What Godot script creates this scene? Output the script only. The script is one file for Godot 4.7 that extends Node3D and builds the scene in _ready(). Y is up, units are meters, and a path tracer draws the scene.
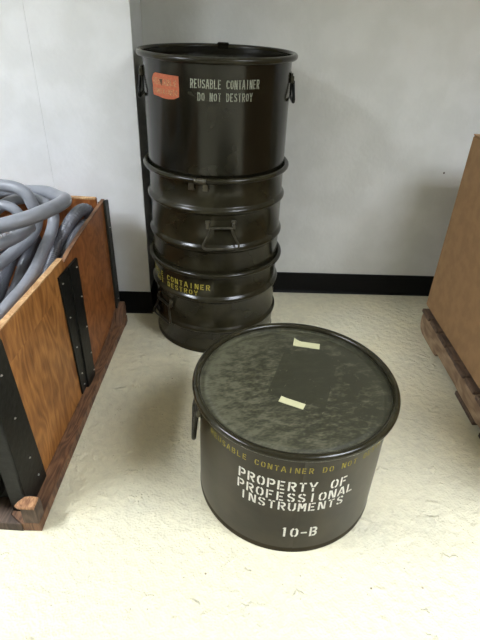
extends Node3D

# ---------------------------------------------------------------- numbers
const ROOM_X0 := -3.0
const ROOM_X1 := 4.2
const ROOM_Z0 := -2.464
const ROOM_Z1 := 4.0
const CEIL := 2.75

var drum_r := 0.286
var M := {}
var rng := RandomNumberGenerator.new()

# ---------------------------------------------------------------- scene tree helpers
func numbered(called: String, parent: Node) -> String:
	if not parent.has_node(NodePath(called)):
		return called
	var k := 1
	while parent.has_node(NodePath("%s_%03d" % [called, k])):
		k += 1
	return "%s_%03d" % [called, k]

func put(called: String, mesh: Mesh, m: Material, parent: Node = self) -> MeshInstance3D:
	var o := MeshInstance3D.new()
	o.name = numbered(called, parent)
	o.mesh = mesh
	o.material_override = m
	parent.add_child(o, true)
	return o

func obj(called: String, st: SurfaceTool, m: Material, parent: Node = self) -> MeshInstance3D:
	st.generate_normals()
	return put(called, st.commit(), m, parent)

func thing(called: String, label: String, category: String, at := Vector3.ZERO, turn := 0.0, group := "") -> Node3D:
	var o := Node3D.new()
	o.name = numbered(called, self)
	add_child(o, true)
	o.position = at
	o.rotation.y = turn
	tag(o, label, category, group)
	return o

func tag(o: Node, label: String, category: String, group := "") -> void:
	o.set_meta("label", label)
	o.set_meta("category", category)
	if group != "":
		o.set_meta("group", group)

func struct(called: String, st: SurfaceTool, m: Material, label: String, category: String) -> MeshInstance3D:
	var o := obj(called, st, m)
	o.set_meta("kind", "structure")
	tag(o, label, category)
	return o

# ---------------------------------------------------------------- shape helpers
func begin(smooth := true) -> SurfaceTool:
	var st := SurfaceTool.new()
	st.begin(Mesh.PRIMITIVE_TRIANGLES)
	st.set_smooth_group(0 if smooth else -1)
	return st

func tri(st: SurfaceTool, a: Vector3, b: Vector3, c: Vector3) -> void:
	st.add_vertex(a)
	st.add_vertex(b)
	st.add_vertex(c)

func quad(st: SurfaceTool, a: Vector3, b: Vector3, c: Vector3, d: Vector3) -> void:
	tri(st, a, b, c)
	tri(st, a, c, d)

func face(st: SurfaceTool, pts: Array, inside: Vector3) -> void:
	var mid := Vector3.ZERO
	for p in pts:
		mid += p
	mid /= pts.size()
	var n: Vector3 = (pts[1] - pts[0]).cross(pts[2] - pts[0])
	var list := pts
	if n.dot(mid - inside) > 0.0:
		list = pts.duplicate()
		list.reverse()
	for k in range(1, list.size() - 1):
		tri(st, list[0], list[k], list[k + 1])

# a box with chamfered edges, flat shaded
func bevel_box(st: SurfaceTool, c: Vector3, size: Vector3, b := 0.002, basis := Basis()) -> void:
	st.set_smooth_group(-1)
	var h := size * 0.5
	b = minf(b, minf(h.x, minf(h.y, h.z)) * 0.9)
	var corner := func(s: Vector3, axis: int) -> Vector3:
		var v := Vector3(s.x * h.x, s.y * h.y, s.z * h.z)
		for k in 3:
			if k != axis:
				v[k] -= s[k] * b
		return c + basis * v
	for axis in 3:
		var u := (axis + 1) % 3
		var w := (axis + 2) % 3
		for s in [-1.0, 1.0]:
			var ring := []
			for q in [[-1, -1], [1, -1], [1, 1], [-1, 1]]:
				var sg := Vector3.ZERO
				sg[axis] = s
				sg[u] = q[0]
				sg[w] = q[1]
				ring.append(corner.call(sg, axis))
			face(st, ring, c)
		for su in [-1.0, 1.0]:
			for sw in [-1.0, 1.0]:
				var e0 := Vector3.ZERO
				e0[u] = su
				e0[w] = sw
				var e1 := e0
				e0[axis] = -1.0
				e1[axis] = 1.0
				face(st, [corner.call(e0, u), corner.call(e0, w), corner.call(e1, w), corner.call(e1, u)], c)
	for sx in [-1.0, 1.0]:
		for sy in [-1.0, 1.0]:
			for sz in [-1.0, 1.0]:
				var s3 := Vector3(sx, sy, sz)
				face(st, [corner.call(s3, 0), corner.call(s3, 1), corner.call(s3, 2)], c)

func box(lo: Vector3, hi: Vector3, b := 0.002) -> SurfaceTool:
	var st := begin(false)
	bevel_box(st, (lo + hi) * 0.5, hi - lo, b)
	return st

# polygon (in the plane of axes X and Y) given thickness along Z, with a small chamfer on both rims
func prism(st: SurfaceTool, poly: PackedVector2Array, origin: Vector3, ax: Vector3, ay: Vector3, depth: float, b := 0.0015) -> void:
	st.set_smooth_group(-1)
	if not Geometry2D.is_polygon_clockwise(poly):
		poly = poly.duplicate()
	else:
		poly = poly.duplicate()
		poly.reverse()
	var az := ax.cross(ay).normalized()
	var inner := poly
	var off := Geometry2D.offset_polygon(poly, -b, Geometry2D.JOIN_MITER)
	var same := off.size() == 1 and off[0].size() == poly.size()
	if same:
		# line the shrunken ring up with the outer one
		var best := 0
		for k in off[0].size():
			if off[0][k].distance_to(poly[0]) < off[0][best].distance_to(poly[0]):
				best = k
		var r := PackedVector2Array()
		for k in poly.size():
			r.append(off[0][(best + k) % poly.size()])
		if Geometry2D.is_polygon_clockwise(r):
			var r2 := PackedVector2Array([r[0]])
			for k in range(r.size() - 1, 0, -1):
				r2.append(r[k])
			r = r2
		inner = r
	var at := func(p: Vector2, z: float) -> Vector3:
		return origin + ax * p.x + ay * p.y + az * z
	var idx := Geometry2D.triangulate_polygon(inner)
	for k in range(0, idx.size(), 3):
		var a: Vector2 = inner[idx[k]]
		var bb: Vector2 = inner[idx[k + 1]]
		var cc: Vector2 = inner[idx[k + 2]]
		if (bb - a).cross(cc - a) < 0.0:
			var t := bb
			bb = cc
			cc = t
		tri(st, at.call(a, depth), at.call(cc, depth), at.call(bb, depth))
		tri(st, at.call(a, 0.0), at.call(bb, 0.0), at.call(cc, 0.0))
	var d := b if same else 0.0
	var n := poly.size()
	for k in n:
		var j := (k + 1) % n
		quad(st, at.call(poly[k], d), at.call(poly[k], depth - d), at.call(poly[j], depth - d), at.call(poly[j], d))
		if same:
			quad(st, at.call(poly[k], depth - d), at.call(inner[k], depth), at.call(inner[j], depth), at.call(poly[j], depth - d))
			quad(st, at.call(inner[k], 0.0), at.call(poly[k], d), at.call(poly[j], d), at.call(inner[j], 0.0))

func on_ring(r: float, y: float, deg: float) -> Vector3:
	var a := deg_to_rad(deg)
	return Vector3(r * sin(a), y, r * cos(a))

# profile of (radius, height) swept about y; sharp bends start a new smooth group
func lathe(st: SurfaceTool, prof: Array, segs := 96, a0 := 0.0, a1 := 360.0, closed := false) -> void:
	var pts := prof.duplicate()
	if closed:
		pts.append(prof[0])
	var g := 1
	for i in pts.size() - 1:
		if i > 0 and absf((pts[i] - pts[i - 1]).angle_to(pts[i + 1] - pts[i])) > 0.7:
			g += 1
		st.set_smooth_group(g)
		for j in segs:
			var t0 := lerpf(a0, a1, float(j) / segs)
			var t1 := lerpf(a0, a1, float(j + 1) / segs)
			var v := [on_ring(pts[i].x, pts[i].y, t0), on_ring(pts[i + 1].x, pts[i + 1].y, t0), on_ring(pts[i + 1].x, pts[i + 1].y, t1), on_ring(pts[i].x, pts[i].y, t1)]
			for k in [0, 1, 2, 0, 2, 3]:
				st.set_uv(Vector2(v[k].x, v[k].z) / 0.64 + Vector2(0.5, 0.5))
				st.add_vertex(v[k])
	if absf(a1 - a0) < 359.99 and closed:
		var idx := Geometry2D.triangulate_polygon(PackedVector2Array(prof))
		var mid := Vector2.ZERO
		for p in prof:
			mid += p
		mid /= prof.size()
		st.set_smooth_group(-1)
		for e in [[a0, a0 + 1.0], [a1, a1 - 1.0]]:
			for k in range(0, idx.size(), 3):
				face(st, [on_ring(prof[idx[k]].x, prof[idx[k]].y, e[0]), on_ring(prof[idx[k + 1]].x, prof[idx[k + 1]].y, e[0]), on_ring(prof[idx[k + 2]].x, prof[idx[k + 2]].y, e[0])], on_ring(mid.x, mid.y, e[1]))

func ring_profile(major: float, y: float, a: float, n := 14) -> Array:
	var out := []
	for k in n:
		var t := TAU * k / n
		out.append(Vector2(major + a * cos(t), y + a * sin(t)))
	return out

# tube along points; ribs > 0 makes a corrugated surface of that pitch
func tube(st: SurfaceTool, pts: PackedVector3Array, r: float, sides := 14, rib := 0.0, amp := 0.0, caps := true) -> void:
	st.set_smooth_group(1)
	var n := pts.size()
	var t0 := (pts[1] - pts[0]).normalized()
	var nor := t0.cross(Vector3.UP if absf(t0.y) < 0.9 else Vector3.RIGHT).normalized()
	var rings := []
	var run := 0.0
	for i in n:
		var t := (pts[mini(i + 1, n - 1)] - pts[maxi(i - 1, 0)]).normalized()
		nor = (nor - t * nor.dot(t)).normalized()
		var bi := t.cross(nor)
		if i > 0:
			run += pts[i].distance_to(pts[i - 1])
		var rr := r
		if rib > 0.0:
			rr += amp * sin(TAU * run / rib)
		var ring := PackedVector3Array()
		for k in sides:
			var a := TAU * k / sides
			ring.append(pts[i] + (nor * cos(a) + bi * sin(a)) * rr)
		rings.append(ring)
	for i in n - 1:
		for k in sides:
			var k2 := (k + 1) % sides
			quad(st, rings[i][k], rings[i + 1][k], rings[i + 1][k2], rings[i][k2])
	if caps:
		st.set_smooth_group(-1)
		face(st, Array(rings[0]), pts[1])
		face(st, Array(rings[n - 1]), pts[n - 2])

func spline(ctrl: Array, step: float) -> PackedVector3Array:
	var c := Curve3D.new()
	c.bake_interval = step
	for i in ctrl.size():
		var p: Vector3 = ctrl[i]
		var a: Vector3 = ctrl[maxi(i - 1, 0)]
		var b: Vector3 = ctrl[mini(i + 1, ctrl.size() - 1)]
		var dir := (b - a).normalized()
		c.add_point(p, -dir * p.distance_to(a) * 0.36, dir * p.distance_to(b) * 0.36)
	return c.get_baked_points()

# ---------------------------------------------------------------- textures
func shades(n: FastNoiseLite, size: int) -> PackedByteArray:
	var im := n.get_seamless_image(size, size, false, false, 0.15)
	im.convert(Image.FORMAT_L8)
	return im.get_data()

func noise(sd: int, freq: float, octaves := 4, kind := FastNoiseLite.TYPE_SIMPLEX_SMOOTH) -> FastNoiseLite:
	var n := FastNoiseLite.new()
	n.seed = sd
	n.frequency = freq
	n.noise_type = kind
	n.fractal_octaves = octaves
	return n

func mottled(sd: int, freq: float, c0: Color, c1: Color, size := 256, octaves := 4) -> ImageTexture:
	var d := shades(noise(sd, freq, octaves), size)
	var out := PackedByteArray()
	out.resize(size * size * 4)
	for i in size * size:
		var t := d[i] / 255.0
		var c := c0.lerp(c1, smoothstep(0.2, 0.8, t))
		out[i * 4] = int(c.r * 255.0)
		out[i * 4 + 1] = int(c.g * 255.0)
		out[i * 4 + 2] = int(c.b * 255.0)
		out[i * 4 + 3] = int(c.a * 255.0)
	return ImageTexture.create_from_image(Image.create_from_data(size, size, false, Image.FORMAT_RGBA8, out))

func bumps(sd: int, freq: float, strength: float, size := 256, octaves := 3) -> ImageTexture:
	var im := Image.create_from_data(size, size, false, Image.FORMAT_L8, shades(noise(sd, freq, octaves), size))
	im.convert(Image.FORMAT_RGBA8)
	im.bump_map_to_normal_map(strength)
	return ImageTexture.create_from_image(im)

func wood(sd: int, pale: Color, dark: Color, stretch: float, rings: float, size := 384, horizontal := false) -> ImageTexture:
	var warp := noise(sd, 1.0, 3)
	var fine := noise(sd + 1, 1.0, 3)
	var blot := noise(sd + 2, 1.0, 3)
	var im := Image.create_empty(size, size, false, Image.FORMAT_RGB8)
	for y in size:
		for x in size:
			var u := float(x) / size
			var v := float(y) / size
			if horizontal:
				var t := u
				u = v
				v = t
			# v runs along the grain
			var w := warp.get_noise_2d(u * 3.2, v * stretch)
			var band := sin((u * rings + w * rings * 0.42) * TAU)
			var f := fine.get_noise_2d(u * 90.0, v * 5.0)
			var b := blot.get_noise_2d(u * 4.0, v * 3.0)
			var k := clampf(0.42 + 0.22 * band + 0.30 * f + 0.45 * b, 0.0, 1.0)
			im.set_pixel(x, y, pale.lerp(dark, k))
	return ImageTexture.create_from_image(im)

func floor_maps(size: int, across: float) -> Array:
	var big := shades(noise(11, 0.006, 4), size)
	var small := shades(noise(12, 0.06, 3), size)
	var grit := shades(noise(13, 0.3, 2), size)
	var h := PackedFloat32Array()
	h.resize(size * size)
	for i in size * size:
		h[i] = 0.20 * small[i] / 255.0 + 0.09 * grit[i] / 255.0 + 0.10 * big[i] / 255.0
	rng.seed = 5
	var px := size / across
	# ridges and flakes that the trowel and the peeling paint have left
	for s in 190:
		var x := rng.randf() * size
		var y := rng.randf() * size
		var a := rng.randf_range(-0.5, 0.5) + (PI / 2 if rng.randf() < 0.25 else 0.0)
		var length := rng.randf_range(0.015, 0.085) * px
		var wide := rng.randf_range(0.006, 0.015) * px
		var tall := rng.randf_range(0.08, 0.26)
		var curl := rng.randf_range(-0.012, 0.012)
		for t in int(length):
			a += curl + rng.randf_range(-0.08, 0.08)
			x += cos(a)
			y += sin(a)
			var fade := sin(PI * t / length)
			var ww := wide * rng.randf_range(0.6, 1.2)
			for k in range(-int(ww) - 1, int(ww) + 2):
				var q := float(k) / ww
				if absf(q) > 1.0:
					continue
				var xx := posmod(int(x - sin(a) * k), size)
				var yy := posmod(int(y + cos(a) * k), size)
				var add := tall * fade * (1.0 - q * q)
				h[yy * size + xx] = maxf(h[yy * size + xx], 0.18 + add)
	# shallow flakes: little plates with a broken outline
	for s in 120:
		var cx := rng.randf() * size
		var cy := rng.randf() * size
		var rad := rng.randf_range(0.010, 0.038) * px
		var ph := rng.randf() * TAU
		for yy in range(-int(rad) - 1, int(rad) + 2):
			for xx in range(-int(rad) - 1, int(rad) + 2):
				var an := atan2(yy, xx)
				var lim := rad * (0.62 + 0.24 * sin(3.0 * an + ph) + 0.14 * sin(7.0 * an + ph * 2.0))
				var dist := sqrt(float(xx * xx + yy * yy * 3))
				if dist < lim:
					var i := posmod(int(cy) + yy, size) * size + posmod(int(cx) + xx, size)
					h[i] += 0.24 * (0.4 + 0.6 * (xx / rad * 0.5 + 0.5))
	var hb := PackedByteArray()
	hb.resize(size * size)
	var col := PackedByteArray()
	col.resize(size * size * 3)
	for i in size * size:
		hb[i] = int(clampf(h[i], 0.0, 1.0) * 255.0)
		var t := big[i] / 255.0
		var g := grit[i] / 255.0
		var k := 0.955 + 0.06 * (t - 0.5) + 0.05 * (g - 0.5) + 0.06 * (small[i] / 255.0 - 0.5)
		if h[i] > 0.32:
			k += 0.035
		col[i * 3] = int(clampf(0.868 * k, 0, 1) * 255.0)
		col[i * 3 + 1] = int(clampf((0.846 - 0.012 * t) * k, 0, 1) * 255.0)
		col[i * 3 + 2] = int(clampf((0.742 - 0.035 * t) * k, 0, 1) * 255.0)
	# specks of dirt
	for s in 420:
		var sx := rng.randi() % size
		var sy := rng.randi() % size
		var rr := 1 if rng.randf() < 0.9 else 2
		var dk := rng.randf_range(0.55, 0.85)
		for yy in range(0, rr):
			for xx in range(0, rr):
				var i := posmod(sy + yy, size) * size + posmod(sx + xx, size)
				for c in 3:
					col[i * 3 + c] = int(col[i * 3 + c] * dk * (1.0 - 0.06 * c))
	var hi := Image.create_from_data(size, size, false, Image.FORMAT_L8, hb)
	hi.convert(Image.FORMAT_RGBA8)
	hi.bump_map_to_normal_map(11.0)
	return [ImageTexture.create_from_image(Image.create_from_data(size, size, false, Image.FORMAT_RGB8, col)), ImageTexture.create_from_image(hi)]

# dusty lid: smears, finger marks, scratches and the clean patch where a label was
func lid_map(size: int) -> ImageTexture:
	var a := noise(31, 1.0, 4)
	var b := noise(32, 1.0, 4)
	var base := Color(0.165, 0.163, 0.110)
	var dust := Color(0.325, 0.318, 0.25)
	var im := Image.create_empty(size, size, false, Image.FORMAT_RGB8)
	var patch := PackedVector2Array([Vector2(-0.015, -0.170), Vector2(0.158, -0.133), Vector2(0.076, 0.114), Vector2(-0.088, 0.050)])
	rng.seed = 8
	var dabs := []
	for k in 16:
		var an := rng.randf_range(-0.9, 0.9)
		dabs.append([Vector2(cos(an), sin(an)) * rng.randf_range(0.17, 0.25), rng.randf_range(0.012, 0.026)])
	var wipes := []
	for k in 34:
		var p := Vector2(rng.randf_range(-0.24, 0.24), rng.randf_range(-0.24, 0.24))
		wipes.append([p, Vector2.from_angle(rng.randf_range(-0.9, 0.5)), rng.randf_range(0.03, 0.09), rng.randf_range(0.006, 0.014), rng.randf_range(-0.5, 0.35)])
	for y in size:
		for x in size:
			var p := (Vector2(x + 0.5, y + 0.5) / size - Vector2(0.5, 0.5)) * 0.64
			var r := p.length()
			var d := 0.34 + 0.80 * a.get_noise_2d(p.x * 16.0 + p.y * 9.0, p.y * 34.0) + 0.6 * b.get_noise_2d(p.x * 60.0 + p.y * 40.0, p.y * 120.0) - 0.35 * p.x / 0.25
			if r > 0.21:
				d += 0.12
			for w in wipes:
				var q: Vector2 = p - w[0]
				var al: float = q.dot(w[1]) / w[2]
				if absf(al) < 1.0:
					var ac: float = absf(q.cross(w[1])) / w[3]
					if ac < 1.0:
						d += w[4] * (1.0 - ac) * (1.0 - al * al)
			for q in dabs:
				if p.distance_to(q[0]) < q[1]:
					d -= 0.45
			if Geometry2D.is_point_in_polygon(p, patch):
				d = 0.05 + 0.22 * (d - 0.34)
			im.set_pixel(x, y, base.lerp(dust, clampf(d, 0.0, 1.0)))
	for s in 60:
		var p2 := Vector2(rng.randf_range(0.2, 0.8), rng.randf_range(0.2, 0.8)) * size
		var dir := Vector2.from_angle(rng.randf() * TAU)
		var tone := Color(0.55, 0.53, 0.45)
		for t in rng.randi_range(1, 9):
			var at := p2 + dir * t
			im.set_pixel(int(at.x), int(at.y), im.get_pixel(int(at.x), int(at.y)).lerp(tone, 0.5))
	return ImageTexture.create_from_image(im)

# ---------------------------------------------------------------- materials
func mat(c: Color, rough := 0.6, metal := 0.0, tex: Texture2D = null, nrm: Texture2D = null, scale := 1.0, nscale := 1.0, world := false) -> StandardMaterial3D:
	var m := StandardMaterial3D.new()
	m.albedo_color = c
	m.roughness = rough
	m.metallic = metal
	if tex:
		m.albedo_texture = tex
	if nrm:
		m.normal_enabled = true
		m.normal_texture = nrm
		m.normal_scale = nscale
	if tex or nrm:
		m.uv1_triplanar = true
		m.uv1_world_triplanar = world
		m.uv1_scale = Vector3.ONE * scale
	return m

func c8(r: int, g: int, b: int) -> Color:
	return Color8(r, g, b)

func make_materials() -> void:
	var fl := floor_maps(1024, 2.6)
	M.floor = mat(Color.WHITE, 0.62, 0.0, fl[0], fl[1], 1.0 / 2.6, 1.0, true)
	var roller := bumps(41, 0.09, 1.2, 256, 3)
	var wm := mottled(42, 0.01, Color(0.97, 0.97, 0.965), Color.WHITE)
	M.wall_grey = mat(c8(216, 216, 211), 0.8, 0.0, wm, roller, 1.6, 0.25, true)
	M.wall_white = mat(c8(236, 237, 238), 0.75, 0.0, wm, roller, 1.6, 0.2, true)
	M.wall_far = mat(c8(172, 170, 163), 0.9)
	M.ceiling = mat(c8(224, 224, 219), 0.95)
	M.baseboard = mat(c8(20, 20, 19), 0.6, 0.0, null, bumps(43, 0.02, 1.0), 2.0, 0.1)
	M.baseboard.metallic_specular = 0.25
	var paint := mottled(51, 0.014, Color(0.74, 0.73, 0.70), Color(1, 1, 1), 256, 5)
	var dents := bumps(52, 0.012, 2.0, 256, 3)
	M.drum = mat(c8(45, 42, 29), 0.19, 0.0, paint, dents, 2.2, 0.10)
	M.drum_dark = mat(c8(30, 28, 19), 0.19, 0.0, paint, dents, 2.2, 0.10)
	M.drum_light = mat(c8(50, 43, 27), 0.28, 0.0, paint, dents, 2.2, 0.10)
	for k in [M.drum, M.drum_dark, M.drum_light]:
		k.metallic_specular = 0.40 if k != M.drum_light else 0.30
	M.steel = mat(c8(62, 60, 51), 0.30, 0.5, paint, null, 6.0)
	M.worn = mat(c8(86, 82, 69), 0.30, 0.5, paint, null, 9.0)
	M.lid = mat(Color.WHITE, 0.42)
	M.lid.albedo_texture = lid_map(512)
	M.tape = mat(c8(180, 177, 138), 0.7)
	M.white_paint = letter_paint(c8(234, 232, 222), 61, 0.97, 0.75)
	M.pale_paint = letter_paint(c8(150, 153, 136), 62, 0.95, 0.6)
	M.yellow_paint = letter_paint(c8(190, 176, 62), 63, 0.95, 0.55)
	M.yellow_worn = letter_paint(c8(172, 158, 60), 66, 0.95, 0.55)
	M.sticker = mat(c8(180, 96, 62), 0.6, 0.0, mottled(64, 0.05, Color(0.9, 0.86, 0.84), Color.WHITE), null, 9.0)
	M.sticker_print = letter_paint(c8(206, 158, 112), 65, 0.8, 0.25)
	M.glue = mat(c8(70, 50, 34), 0.7)
	M.ply_near = mat(Color.WHITE, 0.42, 0.0, wood(71, c8(188, 130, 70), c8(122, 72, 30), 0.9, 7.0), null, 1.9)
	M.ply_far = mat(Color.WHITE, 0.45, 0.0, wood(75, c8(166, 104, 56), c8(112, 62, 27), 2.6, 4.0), null, 2.1)
	M.ply_edge = mat(Color.WHITE, 0.75, 0.0, wood(79, c8(205, 168, 122), c8(150, 108, 68), 1.0, 14.0, 128), null, 4.0)
	M.base_wood = mat(Color.WHITE, 0.7, 0.0, wood(83, c8(140, 101, 70), c8(68, 46, 33), 0.8, 11.0, 256), null, 2.4)
	M.grey_wood = mat(Color.WHITE, 0.8, 0.0, wood(87, c8(100, 82, 66), c8(54, 42, 34), 0.8, 8.0, 256), null, 2.4)
	M.raw_wood = mat(Color.WHITE, 0.8, 0.0, wood(91, c8(176, 132, 92), c8(104, 68, 44), 1.0, 9.0, 128), null, 6.0)
	M.black = mat(c8(30, 30, 28), 0.38, 0.0, mottled(95, 0.03, Color(0.75, 0.75, 0.74), Color.WHITE), bumps(96, 0.03, 2.0), 4.0, 0.2)
	M.black.metallic_specular = 0.3
	M.black_board = mat(c8(42, 44, 39), 0.5, 0.0, mottled(97, 0.02, Color(0.7, 0.7, 0.69), Color.WHITE), null, 3.0)
	M.rivet = mat(c8(196, 194, 186), 0.3, 0.8)
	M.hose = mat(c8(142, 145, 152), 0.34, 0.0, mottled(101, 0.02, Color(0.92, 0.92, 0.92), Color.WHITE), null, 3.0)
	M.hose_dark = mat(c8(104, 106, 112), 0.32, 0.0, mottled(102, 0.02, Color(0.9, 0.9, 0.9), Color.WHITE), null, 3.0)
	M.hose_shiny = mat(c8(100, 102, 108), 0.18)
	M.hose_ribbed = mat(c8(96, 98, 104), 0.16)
	M.card = mat(Color.WHITE, 0.85, 0.0, mottled(111, 0.03, c8(148, 114, 78), c8(160, 124, 86)), bumps(112, 0.05, 0.8), 1.5, 0.12)
	M.card_tape = mat(c8(186, 150, 104), 0.3)
	M.pallet = mat(Color.WHITE, 0.8, 0.0, wood(115, c8(172, 146, 116), c8(112, 86, 62), 0.7, 6.0, 256, true), null, 2.0)
	M.pallet_dark = mat(Color.WHITE, 0.85, 0.0, wood(119, c8(110, 88, 70), c8(58, 44, 34), 0.7, 6.0, 256), null, 2.0)
	M.blade = mat(c8(120, 120, 120), 0.5)
	M.fixture = mat(c8(232, 232, 230), 0.5)
	var glow := mat(c8(240, 243, 246), 0.5)
	glow.emission_enabled = true
	glow.emission = c8(250, 252, 255)
	glow.emission_energy_multiplier = 2.0
	M.diffuser = glow
	var film := StandardMaterial3D.new()
	film.transparency = BaseMaterial3D.TRANSPARENCY_ALPHA
	film.albedo_color = Color(0.93, 0.95, 0.97, 0.38)
	film.roughness = 0.12
	M.film = film

# stencil paint that has flaked: the alpha comes from noise
func letter_paint(c: Color, sd: int, hi: float, lo: float) -> StandardMaterial3D:
	var m := mat(Color.WHITE, 0.6, 0.0, mottled(sd, 0.05, Color(c.r, c.g, c.b, lo), Color(c.r, c.g, c.b, hi)), null, 11.0)
	m.transparency = BaseMaterial3D.TRANSPARENCY_ALPHA
	return m

# ---------------------------------------------------------------- stencil lettering
# strokes of each letter on a unit square, with the bridges a stencil leaves
const GLYPHS := {
	"A": [[0.05, 0.0, 0.44, 1.0], [0.56, 1.0, 0.95, 0.0], [0.36, 0.32, 0.64, 0.32]],
	"B": [[0.14, 0, 0.14, 1], [0.36, 0.92, 0.68, 0.92, 0.84, 0.8, 0.84, 0.66, 0.68, 0.56], [0.36, 0.5, 0.66, 0.5, 0.86, 0.36, 0.86, 0.2, 0.68, 0.08, 0.36, 0.08]],
	"C": [[0.42, 0.92, 0.28, 0.88, 0.14, 0.7, 0.14, 0.3, 0.28, 0.12, 0.42, 0.08], [0.58, 0.92, 0.74, 0.88, 0.86, 0.72], [0.58, 0.08, 0.74, 0.12, 0.86, 0.28]],
	"D": [[0.14, 0, 0.14, 1], [0.36, 0.92, 0.64, 0.92, 0.86, 0.72, 0.86, 0.28, 0.64, 0.08, 0.36, 0.08]],
	"E": [[0.14, 0, 0.14, 1], [0.36, 0.92, 0.88, 0.92], [0.36, 0.5, 0.76, 0.5], [0.36, 0.08, 0.88, 0.08]],
	"F": [[0.14, 0, 0.14, 1], [0.36, 0.92, 0.88, 0.92], [0.36, 0.5, 0.74, 0.5]],
	"I": [[0.5, 0, 0.5, 1]],
	"L": [[0.14, 0, 0.14, 1], [0.36, 0.08, 0.88, 0.08]],
	"M": [[0.1, 0, 0.1, 1], [0.9, 0, 0.9, 1], [0.24, 0.95, 0.47, 0.35], [0.76, 0.95, 0.53, 0.35]],
	"N": [[0.12, 0, 0.12, 1], [0.88, 0, 0.88, 1], [0.28, 0.95, 0.72, 0.05]],
	"O": [[0.42, 0.92, 0.28, 0.88, 0.13, 0.7, 0.13, 0.3, 0.28, 0.12, 0.42, 0.08], [0.58, 0.92, 0.72, 0.88, 0.87, 0.7, 0.87, 0.3, 0.72, 0.12, 0.58, 0.08]],
	"P": [[0.14, 0, 0.14, 1], [0.36, 0.92, 0.7, 0.92, 0.86, 0.8, 0.86, 0.58, 0.7, 0.46, 0.36, 0.46]],
	"R": [[0.14, 0, 0.14, 1], [0.36, 0.92, 0.7, 0.92, 0.86, 0.8, 0.86, 0.62, 0.7, 0.5, 0.36, 0.5], [0.52, 0.42, 0.88, 0.0]],
	"S": [[0.86, 0.76, 0.74, 0.9, 0.56, 0.93], [0.42, 0.93, 0.24, 0.88, 0.14, 0.74, 0.22, 0.6, 0.5, 0.51, 0.78, 0.4, 0.86, 0.26, 0.76, 0.12, 0.58, 0.07], [0.42, 0.07, 0.26, 0.1, 0.13, 0.24]],
	"T": [[0.5, 0, 0.5, 0.82], [0.08, 0.92, 0.42, 0.92], [0.58, 0.92, 0.92, 0.92]],
	"U": [[0.13, 1, 0.13, 0.3, 0.28, 0.12, 0.42, 0.08], [0.87, 1, 0.87, 0.3, 0.72, 0.12, 0.58, 0.08]],
	"Y": [[0.5, 0, 0.5, 0.4], [0.08, 1.0, 0.4, 0.5], [0.92, 1.0, 0.6, 0.5]],
	"1": [[0.5, 0, 0.5, 1], [0.34, 0.84, 0.42, 0.92]],
	"0": [[0.42, 0.92, 0.28, 0.88, 0.13, 0.7, 0.13, 0.3, 0.28, 0.12, 0.42, 0.08], [0.58, 0.92, 0.72, 0.88, 0.87, 0.7, 0.87, 0.3, 0.72, 0.12, 0.58, 0.08]],
	"-": [[0.1, 0.46, 0.9, 0.46]],
}

# text painted round a drum, a part for each word; from: angle of the first letter's edge, pitch: degrees per letter
func stencil(parent: Node, text: String, r: float, from: float, pitch: float, y: float, height: float, m: Material, wide := 0.78, pen := 0.15) -> void:
	var k := 0
	var unit := deg_to_rad(pitch) * r * wide
	for word in text.split(" "):
		var st := begin(false)
		for ch in word:
			var start := from + pitch * (k + (1.0 - wide) * 0.5)
			for s in GLYPHS[ch]:
				var pts := []
				for i in range(0, s.size(), 2):
					pts.append(Vector2(s[i] * unit, s[i + 1] * height))
				stroke(st, pts, pen * height, r + 0.0007, start, y)
			k += 1
		k += 1
		obj("lettering", st, m, parent)

func stroke(st: SurfaceTool, pts: Array, w: float, r: float, start: float, y: float) -> void:
	var lft := []
	var rgt := []
	var n := pts.size()
	for i in n:
		var d0: Vector2 = (pts[i] - pts[maxi(i - 1, 0)]).normalized()
		var d1: Vector2 = (pts[mini(i + 1, n - 1)] - pts[i]).normalized()
		var d := (d0 + d1).normalized()
		var nn := Vector2(-d.y, d.x)
		var ref := d1 if i < n - 1 else d0
		var grow := 1.0 / maxf(0.55, absf(nn.dot(Vector2(-ref.y, ref.x))))
		lft.append(pts[i] + nn * w * 0.5 * grow)
		rgt.append(pts[i] - nn * w * 0.5 * grow)
	var wrap := func(p: Vector2) -> Vector3:
		return on_ring(r, y + p.y, start + rad_to_deg(p.x / r))
	for i in n - 1:
		quad(st, wrap.call(rgt[i]), wrap.call(lft[i]), wrap.call(lft[i + 1]), wrap.call(rgt[i + 1]))

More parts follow.
